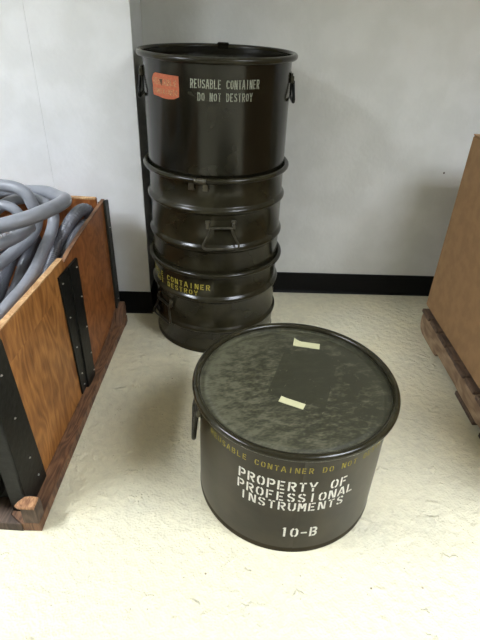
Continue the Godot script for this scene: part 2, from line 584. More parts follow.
# ---------------------------------------------------------------- drums
# body, rolled rim, recessed lid; hoops are beads pressed into the body
func drum(o: Node3D, h: float, hoops: Array, m: Material, lid_m: Material, split := 400.0, flare := 0.0, sunk := 0.0) -> void:
	var r := drum_r
	var prof := [Vector2(0.0, 0.007), Vector2(0.272, 0.007), Vector2(0.2755, 0.0), Vector2(r - 0.005 + flare, 0.0), Vector2(r - 0.003 + flare, 0.002), Vector2(r - 0.003 + flare, 0.012), Vector2(r - 0.0035 + flare * 0.6, 0.016), Vector2(r - 0.001, 0.022), Vector2(r, 0.028)]
	for hp in hoops:
		var reach: float = hp[1]
		var half: float = hp[2]
		for k in 11:
			var t := -1.0 + 2.0 * k / 10.0
			prof.append(Vector2(r + reach * pow(cos(t * PI / 2), 1.3), hp[0] + half * t))
	prof.append(Vector2(r, h - 0.014))
	prof.append(Vector2(r + 0.004, h - 0.004))
	var st := begin()
	lathe(st, prof, 120)
	obj("body", st, m, o)
	st = begin()
	lathe(st, [Vector2(r + 0.002, h + 0.004), Vector2(r + 0.0005, h + 0.004), Vector2(r - 0.0005, h + 0.001), Vector2(r - 0.001, h - 0.006 - sunk), Vector2(r - 0.003, h - 0.0075 - sunk), Vector2(r - 0.014, h - 0.0075 - sunk), Vector2(r - 0.019, h - 0.005 - sunk), Vector2(r - 0.026, h - 0.0035 - sunk), Vector2(r - 0.034, h - 0.0032 - sunk), Vector2(0.10, h - 0.003 - sunk), Vector2(0.0, h - 0.003 - sunk)], 120)
	obj("lid", st, lid_m, o)
	st = begin()
	var rp := ring_profile(r + 0.0105, h, 0.0115, 16)
	if split > 360.0:
		lathe(st, rp, 120, 0.0, 360.0, true)
	else:
		lathe(st, rp, 120, split + 0.6, split + 359.4, true)
	var rim := obj("rim_ring", st, M.drum, o)
	if split < 360.0:
		var b := Basis(Vector3.UP, deg_to_rad(split))
		for s in [-3.6, 7.2]:
			st = begin(false)
			var bb := Basis(Vector3.UP, deg_to_rad(split + s))
			bevel_box(st, on_ring(r + 0.012, h - 0.024, split + s), Vector3(0.021, 0.026, 0.009), 0.002, bb)
			bevel_box(st, on_ring(r + 0.010, h - 0.035, split + s), Vector3(0.025, 0.007, 0.012), 0.002, bb)
			obj("lug", st, M.worn, rim)
		st = begin()
		var mid := on_ring(r + 0.012, h - 0.001, split + 3.0)
		var along := (Basis(Vector3.UP, deg_to_rad(split + 3.0)) * Vector3.RIGHT)
		var line := PackedVector3Array()
		for k in 40:
			line.append(mid + along * lerpf(-0.020, 0.026, k / 39.0))
		tube(st, line, 0.0118, 12, 0.005, 0.0009)
		obj("bolt", st, M.worn, rim)

# drop handle: curved backing plate, two lugs and a wire bail
func drop_handle(o: Node3D, deg: float, y: float, m: Material, wire: Material, tilt := 0.012, swing := 0.083, thick := 0.0046) -> void:
	var r := drum_r
	var st := begin()
	lathe(st, [Vector2(r - 0.001, y - 0.004), Vector2(r + 0.003, y - 0.003), Vector2(r + 0.003, y + 0.031), Vector2(r - 0.001, y + 0.032)], 16, deg - 12.5, deg + 12.5, true)
	var plate := obj("handle_plate", st, m, o)
	for s in [-1.0, 1.0]:
		st = begin(false)
		var bb := Basis(Vector3.UP, deg_to_rad(deg + s * 10.3))
		bevel_box(st, on_ring(r + 0.008, y + 0.008, deg + s * 10.3), Vector3(0.014, 0.026, 0.014), 0.003, bb)
		bevel_box(st, on_ring(r + 0.006, y + 0.024, deg + s * 10.3), Vector3(0.020, 0.012, 0.008), 0.002, bb)
		obj("bracket", st, M.worn, plate)
	var b := Basis(Vector3.UP, deg_to_rad(deg))
	var out := b * Vector3.BACK
	var rt := b * Vector3.RIGHT
	var c := on_ring(r + 0.009, y, deg)
	var ctrl := []
	for q in [[-0.041, 0.0, 0.0], [-0.058, -0.040, 0.5], [-0.072, -0.066, 0.85], [-0.072, -0.076, 0.95], [-0.063, -0.083, 1.0], [0.0, -0.084, 1.0], [0.063, -0.083, 1.0], [0.072, -0.076, 0.95], [0.072, -0.066, 0.85], [0.058, -0.040, 0.5], [0.041, 0.0, 0.0]]:
		ctrl.append(c + rt * q[0] + Vector3.UP * (q[1] * swing / 0.083) + out * (tilt * q[2]))
	st = begin()
	tube(st, spline(ctrl, 0.006), thick, 10)
	var axle := PackedVector3Array([c - rt * 0.047, c, c + rt * 0.047])
	tube(st, axle, 0.0055, 10)
	obj("bail", st, wire, o)

func build_drums() -> void:
	var hoops := [[0.127, 0.0115, 0.021], [0.288, 0.0125, 0.019]]
	var at := Vector3(-0.0595, 0.0, -2.142)
	var h := 0.412
	var lift := 0.405
	# bottom of the stack
	var low := thing("steel_drum", "ribbed dark olive drum at the bottom of the stack, with yellow stencilled letters", "drum", at)
	drum(low, h, hoops, M.drum, M.drum_dark, 400.0, 0.007)
	drop_handle(low, -52.0, 0.214, M.drum, M.steel, 0.014)
	drop_handle(low, 124.0, 0.212, M.drum, M.steel, 0.014)
	stencil(low, "REUSABLE CONTAINER", drum_r, -93.2, 5.05, 0.338, 0.026, M.yellow_paint, 0.68, 0.14)
	stencil(low, "DO NOT DESTROY", drum_r, -81.8, 4.9, 0.307, 0.024, M.yellow_paint, 0.68, 0.14)
	# middle
	var mid := thing("steel_drum", "ribbed dark olive drum in the middle of the stack, with a bolted ring", "drum", at + Vector3(0, lift, 0))
	drum(mid, h, hoops, M.drum, M.drum_dark, -13.6)
	drop_handle(mid, 5.4, 0.224, M.drum, M.worn, 0.014)
	drop_handle(mid, 185.4, 0.218, M.drum, M.worn, 0.014)
	# top, smooth sided
	var top := thing("steel_drum", "smooth sided dark olive drum on top of the stack with an orange sticker", "drum", at + Vector3(0, lift * 2.0, 0))
	drum(top, h, [], M.drum_dark, M.drum_dark, 400.0, 0.0, 0.022)
	var clip := begin(false)
	bevel_box(clip, on_ring(drum_r + 0.010, h + 0.004, 177.0), Vector3(0.05, 0.026, 0.026), 0.004, Basis(Vector3.UP, deg_to_rad(177.0)))
	obj("ring_clip", clip, M.drum_dark, top)
	drop_handle(top, 90.0, 0.328, M.drum_dark, M.black, 0.004, 0.070, 0.0062)
	drop_handle(top, -89.0, 0.336, M.drum_dark, M.black, 0.004, 0.075, 0.0062)
	stencil(top, "REUSABLE", drum_r, -17.6, 2.77, 0.325, 0.030, M.pale_paint, 0.76, 0.12)
	stencil(top, "CONTAINER", drum_r, 7.6, 2.80, 0.325, 0.030, M.pale_paint, 0.76, 0.12)
	stencil(top, "DO NOT DESTROY", drum_r, -12.6, 2.87, 0.285, 0.028, M.pale_paint, 0.72, 0.12)
	# orange sticker with a torn outline, wrapped round the side
	var edge := [Vector2(-51.6, 0.353), Vector2(-48.6, 0.3595), Vector2(-38.0, 0.3585), Vector2(-26.4, 0.3575), Vector2(-26.1, 0.318), Vector2(-26.3, 0.291), Vector2(-30.5, 0.282), Vector2(-36.0, 0.279), Vector2(-41.5, 0.280), Vector2(-45.5, 0.283), Vector2(-52.4, 0.285), Vector2(-53.3, 0.302), Vector2(-52.8, 0.316), Vector2(-53.8, 0.337)]
	var fine := []
	for k in edge.size():
		for j in 5:
			fine.append(edge[k].lerp(edge[(k + 1) % edge.size()], j / 5.0))
	edge = fine
	var st := begin(false)
	var hub := Vector2(-40.0, 0.319)
	for k in edge.size():
		var p: Vector2 = edge[k]
		var q: Vector2 = edge[(k + 1) % edge.size()]
		for j in 5:
			var t0 := j / 5.0
			var t1 := (j + 1) / 5.0
			var p0 := hub.lerp(p, t0)
			var p1 := hub.lerp(p, t1)
			var q0 := hub.lerp(q, t0)
			var q1 := hub.lerp(q, t1)
			face(st, [on_ring(drum_r + 0.0008, p1.y, p1.x), on_ring(drum_r + 0.0008, q1.y, q1.x), on_ring(drum_r + 0.0008, q0.y, q0.x), on_ring(drum_r + 0.0008, p0.y, p0.x)], Vector3(0, 0.3, 0)) if j > 0 else face(st, [on_ring(drum_r + 0.0008, p1.y, p1.x), on_ring(drum_r + 0.0008, q1.y, q1.x), on_ring(drum_r + 0.0008, p0.y, p0.x)], Vector3(0, 0.3, 0))
	var sk := obj("sticker", st, M.sticker, top)
	sk.set_meta("label", "torn orange sticker with pale worn print")
	stencil(sk, "REUSABLE", drum_r + 0.0006, -52.0, 3.05, 0.322, 0.021, M.sticker_print, 0.86, 0.2)
	stencil(sk, "CONTAINER", drum_r + 0.0006, -52.0, 2.75, 0.292, 0.019, M.sticker_print, 0.86, 0.2)
	# a scrap of the sticker that has come away down to the glue
	st = begin(false)
	var scrap := [Vector2(-44.0, 0.341), Vector2(-40.6, 0.342), Vector2(-41.2, 0.334), Vector2(-42.0, 0.318), Vector2(-43.2, 0.332)]
	var ring := []
	for p in scrap:
		ring.append(on_ring(drum_r + 0.002, p.y, p.x))
	face(st, ring, Vector3(0, 0.3, 0))
	obj("glue_mark", st, M.glue, sk)

	# the short drum standing alone in front
	drum_r = 0.291
	var s := thing("steel_drum", "short olive drum standing alone on the floor, white stencilled letters and taped lid", "drum", Vector3(0.2133, 0.0, -1.1582))
	drum(s, 0.428, [], M.drum_light, M.lid, 400.0, 0.004, 0.003)
	drop_handle(s, -87.0, 0.345, M.drum_light, M.steel, 0.010, 0.083, 0.0075)
	drop_handle(s, 97.0, 0.345, M.drum_light, M.steel, 0.004, 0.083, 0.006)
	stencil(s, "REUSABLE CONTAINER DO NOT DESTROY", drum_r, -59.5, 3.62, 0.356, 0.021, M.yellow_worn, 0.70, 0.13)
	stencil(s, "PROPERTY", drum_r, -36.2, 5.66, 0.283, 0.037, M.white_paint, 0.80, 0.15)
	stencil(s, "OF", drum_r, 15.6, 5.75, 0.281, 0.037, M.white_paint, 0.80, 0.15)
	stencil(s, "PROFESSIONAL", drum_r, -36.7, 5.80, 0.238, 0.036, M.white_paint, 0.78, 0.15)
	stencil(s, "INSTRUMENTS", drum_r, -34.6, 5.62, 0.198, 0.035, M.white_paint, 0.78, 0.15)
	stencil(s, "10-B", drum_r, -8.6, 5.6, 0.077, 0.043, M.white_paint, 0.80, 0.15)
	# strips of masking tape on the lid
	var lid_y := 0.428 - 0.0060
	for q in [[Vector3(0.016, lid_y, -0.205), Vector3(0.103, lid_y, -0.188), 0.030, 0.006], [Vector3(-0.052, lid_y, 0.076), Vector3(0.016, lid_y, 0.108), 0.024, 0.001]]:
		st = begin(false)
		var a: Vector3 = q[0]
		var d: Vector3 = q[1] - q[0]
		var across := Vector3(-d.z, 0, d.x).normalized() * float(q[2])
		var n := 10
		for k in n:
			var t0 := float(k) / n
			var t1 := float(k + 1) / n
			var rows := []
			for t in [t0, t1]:
				var lift_up: float = q[3] * pow(maxf(0.0, 0.35 - t) / 0.35, 2.0)
				var jag := 0.10 * sin(t * 9.0)
				rows.append([a + d * t - across * (0.5 - 0.05 * jag) + Vector3.UP * lift_up * 2.0, a + d * t + across * (0.5 + 0.05 * jag) + Vector3.UP * lift_up * 0.3])
			var up := Vector3.UP * 0.0011
			var mid_pt: Vector3 = (rows[0][0] + rows[1][1]) * 0.5 + up * 0.5
			face(st, [rows[0][0] + up, rows[1][0] + up, rows[1][1] + up, rows[0][1] + up], mid_pt)
			face(st, [rows[0][0], rows[1][0], rows[1][0] + up, rows[0][0] + up], mid_pt)
			face(st, [rows[0][1], rows[1][1], rows[1][1] + up, rows[0][1] + up], mid_pt)
			if k == 0:
				face(st, [rows[0][0], rows[0][1], rows[0][1] + up, rows[0][0] + up], mid_pt)
			if k == n - 1:
				face(st, [rows[1][0], rows[1][1], rows[1][1] + up, rows[1][0] + up], mid_pt)
		var tp := obj("tape_strip", st, M.tape, s)
		tp.set_meta("label", "strip of pale masking tape")

# ---------------------------------------------------------------- crate
# local axes: x outward from the near long side, -z along that side to the back
func build_crate() -> void:
	var o := thing("wooden_crate", "open plywood crate with black posts, full of grey hoses, against the white wall", "crate", Vector3(-0.6084, 0.0, -0.9272), -0.05826)
	var W := -0.78
	# base: planks laid flat, sticking out past the walls
	var st := begin(false)
	prism(st, PackedVector2Array([Vector2(0.0545, 0.002), Vector2(0.052, 0.09), Vector2(0.048, 0.35), Vector2(0.041, 0.62), Vector2(0.036, 0.95), Vector2(0.034, 1.13), Vector2(0.037, 1.15), Vector2(0.034, 1.19), Vector2(0.022, 1.20), Vector2(0.010, 1.19), Vector2(-0.055, 1.195), Vector2(-0.045, 0.03), Vector2(0.0, 0.0)]), Vector3(0, 0.0, 0), Vector3.RIGHT, Vector3.FORWARD, 0.037, 0.002)
	obj("base_plank", st, M.base_wood, o)
	st = begin(false)
	prism(st, PackedVector2Array([Vector2(W, 0.0), Vector2(-0.001, -0.002), Vector2(-0.046, 0.03), Vector2(-0.047, 0.095), Vector2(W, 0.095)]), Vector3(0, 0.0, 0), Vector3.RIGHT, Vector3.FORWARD, 0.036, 0.002)
	obj("base_plank", st, M.grey_wood, o)
	st = box(Vector3(W, 0, -1.19), Vector3(W + 0.10, 0.036, -0.10))
	obj("base_plank", st, M.base_wood, o)
	st = box(Vector3(W + 0.105, 0, -1.19), Vector3(-0.06, 0.036, -1.09))
	obj("base_plank", st, M.base_wood, o)
	for k in 5:
		st = box(Vector3(W + 0.03 + 0.148 * k, 0.0365, -1.135), Vector3(W + 0.03 + 0.148 * k + 0.142, 0.052, -0.102), 0.002)
		obj("floor_plank", st, M.ply_far, o)
	# broken upright stub on the near corner
	st = begin(false)
	prism(st, PackedVector2Array([Vector2(0.004, 0.036), Vector2(0.052, 0.036), Vector2(0.053, 0.098), Vector2(0.048, 0.112), Vector2(0.036, 0.107), Vector2(0.020, 0.115), Vector2(0.006, 0.106)]), Vector3(0, 0, -0.044), Vector3.RIGHT, Vector3.UP, 0.042, 0.002)
	var stub := obj("corner_block", st, M.grey_wood, o)
	st = begin(false)
	prism(st, PackedVector2Array([Vector2(0.003, -0.001), Vector2(0.050, 0.0), Vector2(0.049, 0.040), Vector2(0.030, 0.043), Vector2(0.008, 0.039), Vector2(-0.006, 0.020), Vector2(-0.010, 0.006)]), Vector3(0, 0.103, 0), Vector3.RIGHT, Vector3.FORWARD, 0.013, 0.003)
	obj("split_end", st, M.raw_wood, stub)
	# worn block on the far corner
	st = begin(false)
	prism(st, PackedVector2Array([Vector2(1.085, 0.037), Vector2(1.188, 0.037), Vector2(1.196, 0.055), Vector2(1.190, 0.070), Vector2(1.196, 0.088), Vector2(1.186, 0.118), Vector2(1.165, 0.124), Vector2(1.13, 0.100), Vector2(1.10, 0.064)]), Vector3(0.001, 0, 0), Vector3.FORWARD, Vector3.UP, 0.030, 0.002)
	obj("corner_block", st, M.base_wood, o)
	# plywood sides
	st = begin(false)
	prism(st, PackedVector2Array([Vector2(0.05, 0.038), Vector2(0.634, 0.038), Vector2(0.634, 0.605), Vector2(0.62, 0.626), Vector2(0.50, 0.629), Vector2(0.36, 0.634), Vector2(0.15, 0.643), Vector2(0.05, 0.646)]), Vector3(-0.018, 0, 0), Vector3.FORWARD, Vector3.UP, 0.018, 0.002)
	var near := obj("side_panel", st, M.ply_near, o)
	# raw edge of the plywood along the top
	st = begin(false)
	prism(st, PackedVector2Array([Vector2(0.05, 0.6435), Vector2(0.15, 0.6405), Vector2(0.36, 0.6315), Vector2(0.50, 0.6265), Vector2(0.62, 0.6235), Vector2(0.622, 0.6275), Vector2(0.50, 0.632), Vector2(0.36, 0.637), Vector2(0.15, 0.646), Vector2(0.05, 0.649)]), Vector3(-0.0185, 0, 0), Vector3.FORWARD, Vector3.UP, 0.019, 0.001)
	obj("raw_edge", st, M.ply_edge, near)
	st = begin(false)
	prism(st, PackedVector2Array([Vector2(0.636, 0.038), Vector2(1.165, 0.038), Vector2(1.165, 0.646), Vector2(1.10, 0.641), Vector2(0.92, 0.632), Vector2(0.80, 0.624), Vector2(0.70, 0.614), Vector2(0.636, 0.600)]), Vector3(-0.018, 0, 0), Vector3.FORWARD, Vector3.UP, 0.014, 0.002)
	var far := obj("side_panel", st, M.ply_far, o)
	st = begin(false)
	prism(st, PackedVector2Array([Vector2(0.636, 0.598), Vector2(0.70, 0.6115), Vector2(0.80, 0.6215), Vector2(0.92, 0.6295), Vector2(1.10, 0.6385), Vector2(1.166, 0.6435), Vector2(1.166, 0.648), Vector2(1.10, 0.643), Vector2(0.92, 0.634), Vector2(0.80, 0.626), Vector2(0.70, 0.616), Vector2(0.636, 0.602)]), Vector3(-0.0185, 0, 0), Vector3.FORWARD, Vector3.UP, 0.0148, 0.001)
	obj("raw_edge", st, M.base_wood, far)
	# splintered lath along the foot of the far panel
	st = begin(false)
	prism(st, PackedVector2Array([Vector2(0.74, 0.038), Vector2(1.13, 0.038), Vector2(1.14, 0.110), Vector2(1.11, 0.112), Vector2(1.02, 0.070), Vector2(0.86, 0.056), Vector2(0.75, 0.050)]), Vector3(-0.0035, 0, 0), Vector3.FORWARD, Vector3.UP, 0.0045, 0.001)
	obj("batten", st, M.base_wood, o)
	st = box(Vector3(W + 0.02, 0.038, -1.165), Vector3(W + 0.038, 0.645, -0.05), 0.002)
	obj("side_panel", st, M.ply_near, o)
	# ends
	st = box(Vector3(W + 0.04, 0.038, -1.160), Vector3(-0.034, 0.655, -1.142), 0.002)
	var back := obj("end_panel", st, M.ply_far, o)
	st = box(Vector3(W + 0.04, 0.650, -1.161), Vector3(-0.036, 0.658, -1.141), 0.001)
	obj("raw_edge", st, M.ply_edge, back)
	st = box(Vector3(W + 0.05, 0.038, -0.100), Vector3(-0.02, 0.64, -0.086), 0.002)
	obj("end_panel", st, M.black_board, o)
	st = box(Vector3(W + 0.05, 0.085, -0.086), Vector3(-0.262, 0.135, -0.055), 0.003)
	obj("rail", st, M.black_board, o)
	st = box(Vector3(-0.26, 0.080, -0.086), Vector3(-0.080, 0.64, -0.030), 0.003)
	obj("cleat", st, M.black_board, o)
	# black corner and middle posts
	st = begin(false)
	prism(st, PackedVector2Array([Vector2(0.040, 0.038), Vector2(0.180, 0.038), Vector2(0.178, 0.10), Vector2(0.143, 0.622), Vector2(0.138, 0.632), Vector2(0.040, 0.64)]), Vector3(0.0005, 0, 0), Vector3.FORWARD, Vector3.UP, 0.008, 0.002)
	bevel_box(st, Vector3(-0.0185, 0.339, -0.044), Vector3(0.053, 0.602, 0.008), 0.002)
	var p0 := obj("post", st, M.black, o)
	st = begin(false)
	prism(st, PackedVector2Array([Vector2(0.552, 0.588), Vector2(0.574, 0.050), Vector2(0.632, 0.050), Vector2(0.640, 0.585)]), Vector3(0.0005, 0, 0), Vector3.FORWARD, Vector3.UP, 0.007, 0.002)
	var p1 := obj("post", st, M.black, o)
	st = begin(false)
	prism(st, PackedVector2Array([Vector2(0.636, 0.585), Vector2(0.628, 0.040), Vector2(0.718, 0.012), Vector2(0.724, 0.581)]), Vector3(0.0005, 0, 0), Vector3.FORWARD, Vector3.UP, 0.013, 0.003)
	var p2 := obj("post", st, M.black, o)
	st = begin(false)
	prism(st, PackedVector2Array([Vector2(1.134, 0.108), Vector2(1.192, 0.100), Vector2(1.184, 0.640), Vector2(1.136, 0.652)]), Vector3(-0.003, 0, 0), Vector3.FORWARD, Vector3.UP, 0.010, 0.002)
	bevel_box(st, Vector3(-0.020, 0.365, -1.176), Vector3(0.036, 0.53, 0.010), 0.002)
	var p3 := obj("post", st, M.black_board, o)
	for q in [[p0, 0.115, 0.20, 0.009], [p0, 0.135, 0.098, 0.009], [p0, 0.10, 0.38, 0.009], [p0, 0.095, 0.54, 0.009], [p1, 0.572, 0.555, 0.008], [p1, 0.582, 0.41, 0.008], [p1, 0.592, 0.27, 0.008], [p1, 0.596, 0.14, 0.008], [p1, 0.602, 0.08, 0.008], [p2, 0.700, 0.555, 0.014], [p2, 0.702, 0.43, 0.014], [p2, 0.704, 0.29, 0.014], [p2, 0.706, 0.16, 0.014], [p2, 0.706, 0.07, 0.014], [p3, 1.163, 0.15, 0.007], [p3, 1.161, 0.52, 0.007]]:
		var cap := SphereMesh.new()
		cap.radius = 0.0042
		cap.height = 0.005
		cap.radial_segments = 10
		cap.rings = 5
		var rv := put("rivet", cap, M.rivet, q[0])
		rv.position = Vector3(q[3], q[2], -q[1])

# ---------------------------------------------------------------- hoses
func hose(called: String, label: String, ctrl: Array, r: float, m: Material, rib := 0.0, amp := 0.0, label_group := "grey hoses coiled in the crate") -> void:
	var st := begin()
	tube(st, spline(ctrl, 0.0022 if rib > 0.0 else 0.012), r, 18, rib, amp)
	var o := obj(called, st, m)
	tag(o, label, "hose", label_group)

func build_hoses() -> void:
	var V := func(x: float, y: float, z: float) -> Vector3: return Vector3(x, y, z)
	hose("conduit_hose", "topmost grey hose sweeping straight across in front of all the others", [V.call(-1.27, 0.36, -1.42), V.call(-1.24, 0.46, -1.38), V.call(-1.17, 0.58, -1.40), V.call(-1.08, 0.67, -1.49), V.call(-0.964, 0.700, -1.543), V.call(-0.863, 0.715, -1.549), V.call(-0.776, 0.725, -1.583), V.call(-0.698, 0.735, -1.636), V.call(-0.655, 0.735, -1.717), V.call(-0.638, 0.725, -1.814), V.call(-0.645, 0.715, -1.886), V.call(-0.686, 0.705, -1.940), V.call(-0.753, 0.704, -1.994), V.call(-0.850, 0.690, -2.040), V.call(-0.977, 0.678, -2.055), V.call(-1.12, 0.645, -2.045), V.call(-1.24, 0.56, -1.98)], 0.026, M.hose)
	hose("conduit_hose", "light grey hose running along the inside of the plywood side", [V.call(-1.18, 0.38, -1.95), V.call(-1.08, 0.52, -1.975), V.call(-0.948, 0.642, -1.985), V.call(-0.838, 0.684, -1.975), V.call(-0.759, 0.684, -1.937), V.call(-0.714, 0.655, -1.915), V.call(-0.708, 0.605, -1.872), V.call(-0.707, 0.565, -1.739), V.call(-0.684, 0.560, -1.517), V.call(-0.672, 0.585, -1.269), V.call(-0.683, 0.590, -1.12), V.call(-0.75, 0.50, -1.07), V.call(-0.86, 0.30, -1.10)], 0.0225, M.hose)
	hose("conduit_hose", "grey hose forming the highest arch of the coil, beside the white wall", [V.call(-1.24, 0.45, -1.87), V.call(-1.20, 0.62, -1.92), V.call(-1.114, 0.720, -1.940), V.call(-0.984, 0.750, -1.926), V.call(-0.879, 0.757, -1.905), V.call(-0.805, 0.742, -1.892), V.call(-0.777, 0.695, -1.884), V.call(-0.766, 0.640, -1.880), V.call(-0.776, 0.595, -1.850), V.call(-0.798, 0.570, -1.782), V.call(-0.827, 0.555, -1.691), V.call(-0.867, 0.535, -1.566), V.call(-0.925, 0.44, -1.43), V.call(-0.965, 0.27, -1.37)], 0.0235, M.hose)
	hose("conduit_hose", "small inner arch of grey hose under the highest arch, beside the clear plastic", [V.call(-1.14, 0.55, -1.84), V.call(-1.08, 0.66, -1.865), V.call(-1.009, 0.690, -1.860), V.call(-0.910, 0.695, -1.858), V.call(-0.853, 0.690, -1.855), V.call(-0.822, 0.665, -1.850), V.call(-0.815, 0.625, -1.845), V.call(-0.836, 0.578, -1.842), V.call(-0.862, 0.552, -1.80), V.call(-0.890, 0.560, -1.74)], 0.019, M.hose)
	hose("conduit_hose", "grey hose lying directly beneath the topmost sweeping hose", [V.call(-1.22, 0.22, -1.16), V.call(-1.18, 0.38, -1.18), V.call(-1.11, 0.53, -1.28), V.call(-1.03, 0.605, -1.40), V.call(-0.946, 0.640, -1.471), V.call(-0.848, 0.657, -1.519), V.call(-0.787, 0.660, -1.577), V.call(-0.758, 0.655, -1.659), V.call(-0.752, 0.645, -1.77)], 0.021, M.hose)
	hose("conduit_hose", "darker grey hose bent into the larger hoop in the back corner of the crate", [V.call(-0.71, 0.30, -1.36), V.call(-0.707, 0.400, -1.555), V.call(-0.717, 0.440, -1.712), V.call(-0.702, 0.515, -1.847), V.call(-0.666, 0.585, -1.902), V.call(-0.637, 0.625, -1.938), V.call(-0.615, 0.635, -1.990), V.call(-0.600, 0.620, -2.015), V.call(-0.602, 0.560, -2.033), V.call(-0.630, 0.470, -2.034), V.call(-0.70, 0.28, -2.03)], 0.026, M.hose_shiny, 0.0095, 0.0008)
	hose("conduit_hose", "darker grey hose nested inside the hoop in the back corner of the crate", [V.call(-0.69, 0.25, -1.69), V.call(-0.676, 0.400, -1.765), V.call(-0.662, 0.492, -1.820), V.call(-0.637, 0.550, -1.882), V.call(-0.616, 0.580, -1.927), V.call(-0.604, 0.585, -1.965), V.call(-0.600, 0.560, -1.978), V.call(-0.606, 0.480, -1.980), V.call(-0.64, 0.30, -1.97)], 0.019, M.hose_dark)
	hose("ribbed_hose", "shiny ribbed dark grey hose deep in the crate beside the light grey one", [V.call(-0.86, 0.40, -2.02), V.call(-0.836, 0.500, -1.98), V.call(-0.822, 0.500, -1.90), V.call(-0.805, 0.478, -1.766), V.call(-0.780, 0.460, -1.587), V.call(-0.755, 0.450, -1.332), V.call(-0.78, 0.38, -1.15)], 0.027, M.hose_ribbed, 0.0095, 0.0014, "ribbed hoses in the crate")
	hose("ribbed_hose", "shiny ribbed dark grey hose farthest in from the plywood side of the crate", [V.call(-0.93, 0.38, -2.0), V.call(-0.905, 0.470, -1.94), V.call(-0.893, 0.475, -1.853), V.call(-0.876, 0.460, -1.725), V.call(-0.845, 0.450, -1.538), V.call(-0.825, 0.440, -1.316), V.call(-0.88, 0.30, -1.15)], 0.027, M.hose_ribbed, 0.0095, 0.0014, "ribbed hoses in the crate")
	# a coil lying on the crate floor under the rest
	var coil := []
	for k in 34:
		var a := TAU * k / 12.0
		coil.append(Vector3(-0.985 + 0.275 * cos(a), 0.09 + 0.0055 * k, -1.53 + 0.42 * sin(a)))
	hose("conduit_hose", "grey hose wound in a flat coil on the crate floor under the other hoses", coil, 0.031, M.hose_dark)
	# crumpled clear plastic among the hoses
	var st := begin()
	var n := noise(121, 1.0, 3)
	var grid := []
	for i in 15:
		var row := []
		for j in 15:
			var u := i / 14.0 - 0.5
			var v := j / 14.0 - 0.5
			var p := Vector3(-0.868 + u * 0.13, 0.650 + 0.035 * n.get_noise_2d(u * 9.0, v * 9.0) - 0.22 * (u * u + v * v), -1.775 + v * 0.10)
			p += Vector3(0.02 * n.get_noise_2d(u * 7.0 + 20.0, v * 7.0), 0.0, 0.02 * n.get_noise_2d(u * 7.0, v * 7.0 + 30.0))
			row.append(p)
		grid.append(row)
	st.set_smooth_group(-1)
	for i in 14:
		for j in 14:
			quad(st, grid[i][j], grid[i + 1][j], grid[i + 1][j + 1], grid[i][j + 1])
	var bag := obj("plastic_wrap", st, M.film)
	tag(bag, "crumpled clear plastic wrap lying among the grey hoses in the crate", "plastic wrap")

# ---------------------------------------------------------------- box on pallet
func build_box() -> void:
	var p := thing("pallet", "worn wooden pallet on the floor under the large cardboard box", "pallet", Vector3(0.995, 0.0, -1.62))
	var L := 0.49
	for x in [0.0, 0.48, 0.96]:
		# notched stringer, rounded at the far end
		var poly := PackedVector2Array([Vector2(-0.73, 0.0), Vector2(-0.50, 0.0), Vector2(-0.485, 0.026), Vector2(-0.23, 0.026), Vector2(-0.215, 0.0215), Vector2(-0.01, 0.0215), Vector2(0.0, 0.024), Vector2(0.235, 0.024), Vector2(0.25, 0.002), Vector2(0.29, 0.0), Vector2(0.44, 0.0), Vector2(0.470, 0.010), Vector2(0.488, 0.034), Vector2(0.494, 0.070), Vector2(0.490, 0.092), Vector2(0.476, 0.106), Vector2(-0.73, 0.106)])
		var st := begin(false)
		prism(st, poly, Vector3(x, 0, 0), Vector3.FORWARD, Vector3.UP, 0.036, 0.003)
		obj("stringer", st, M.pallet, p)
	for q in [[-0.205, 0.19], [-0.46, 0.20]]:
		var st := box(Vector3(-0.004, 0.0, -q[0] - q[1]), Vector3(1.0, 0.021, -q[0]), 0.003)
		obj("bottom_board", st, M.pallet_dark, p)
	rng.seed = 3
	for k in 11:
		var z0 := 0.486 - k * 0.108
		var w := 0.096 + rng.randf_range(-0.008, 0.006)
		var st := box(Vector3(-0.006 - rng.randf() * 0.006, 0.1065, -z0), Vector3(1.0, 0.1255, -z0 + w), 0.003)
		obj("deck_board", st, M.pallet_dark, p)
	var b := thing("cardboard_box", "tall plain brown cardboard box standing on the wooden pallet", "box", Vector3(1.012, 0.126, -2.142))
	var st2 := box(Vector3(0, 0, 0), Vector3(0.96, 0.829, 1.24), 0.006)
	obj("body", st2, M.card, b)
	st2 = box(Vector3(0.001, 0.8295, 0.001), Vector3(0.478, 0.834, 1.239), 0.001)
	obj("flap", st2, M.card, b)
	st2 = box(Vector3(0.482, 0.8295, 0.001), Vector3(0.959, 0.834, 1.239), 0.001)
	obj("flap", st2, M.card, b)
	st2 = box(Vector3(0.45, 0.8342, -0.0005), Vector3(0.51, 0.8348, 1.2405), 0.0002)
	obj("packing_tape", st2, M.card_tape, b)

# ---------------------------------------------------------------- room
func slab(called: String, lo: Vector3, hi: Vector3, m: Material, label: String, category: String) -> MeshInstance3D:
	return struct(called, box(lo, hi, 0.001), m, label, category)

func baseboard(called: String, a: Vector3, b: Vector3, out: Vector3, label: String) -> void:
	var st := begin(false)
	var h := 0.1217
	var along := (b - a)
	var prof := PackedVector2Array([Vector2(-0.001, 0.0), Vector2(0.017, 0.0), Vector2(0.013, 0.004), Vector2(0.008, 0.011), Vector2(0.0065, 0.022), Vector2(0.006, h - 0.004), Vector2(0.004, h), Vector2(-0.001, h)])
	prism(st, prof, a, out, Vector3.UP, along.length() * signf(out.cross(Vector3.UP).dot(along)), 0.0)
	struct(called, st, M.baseboard, label, "baseboard")

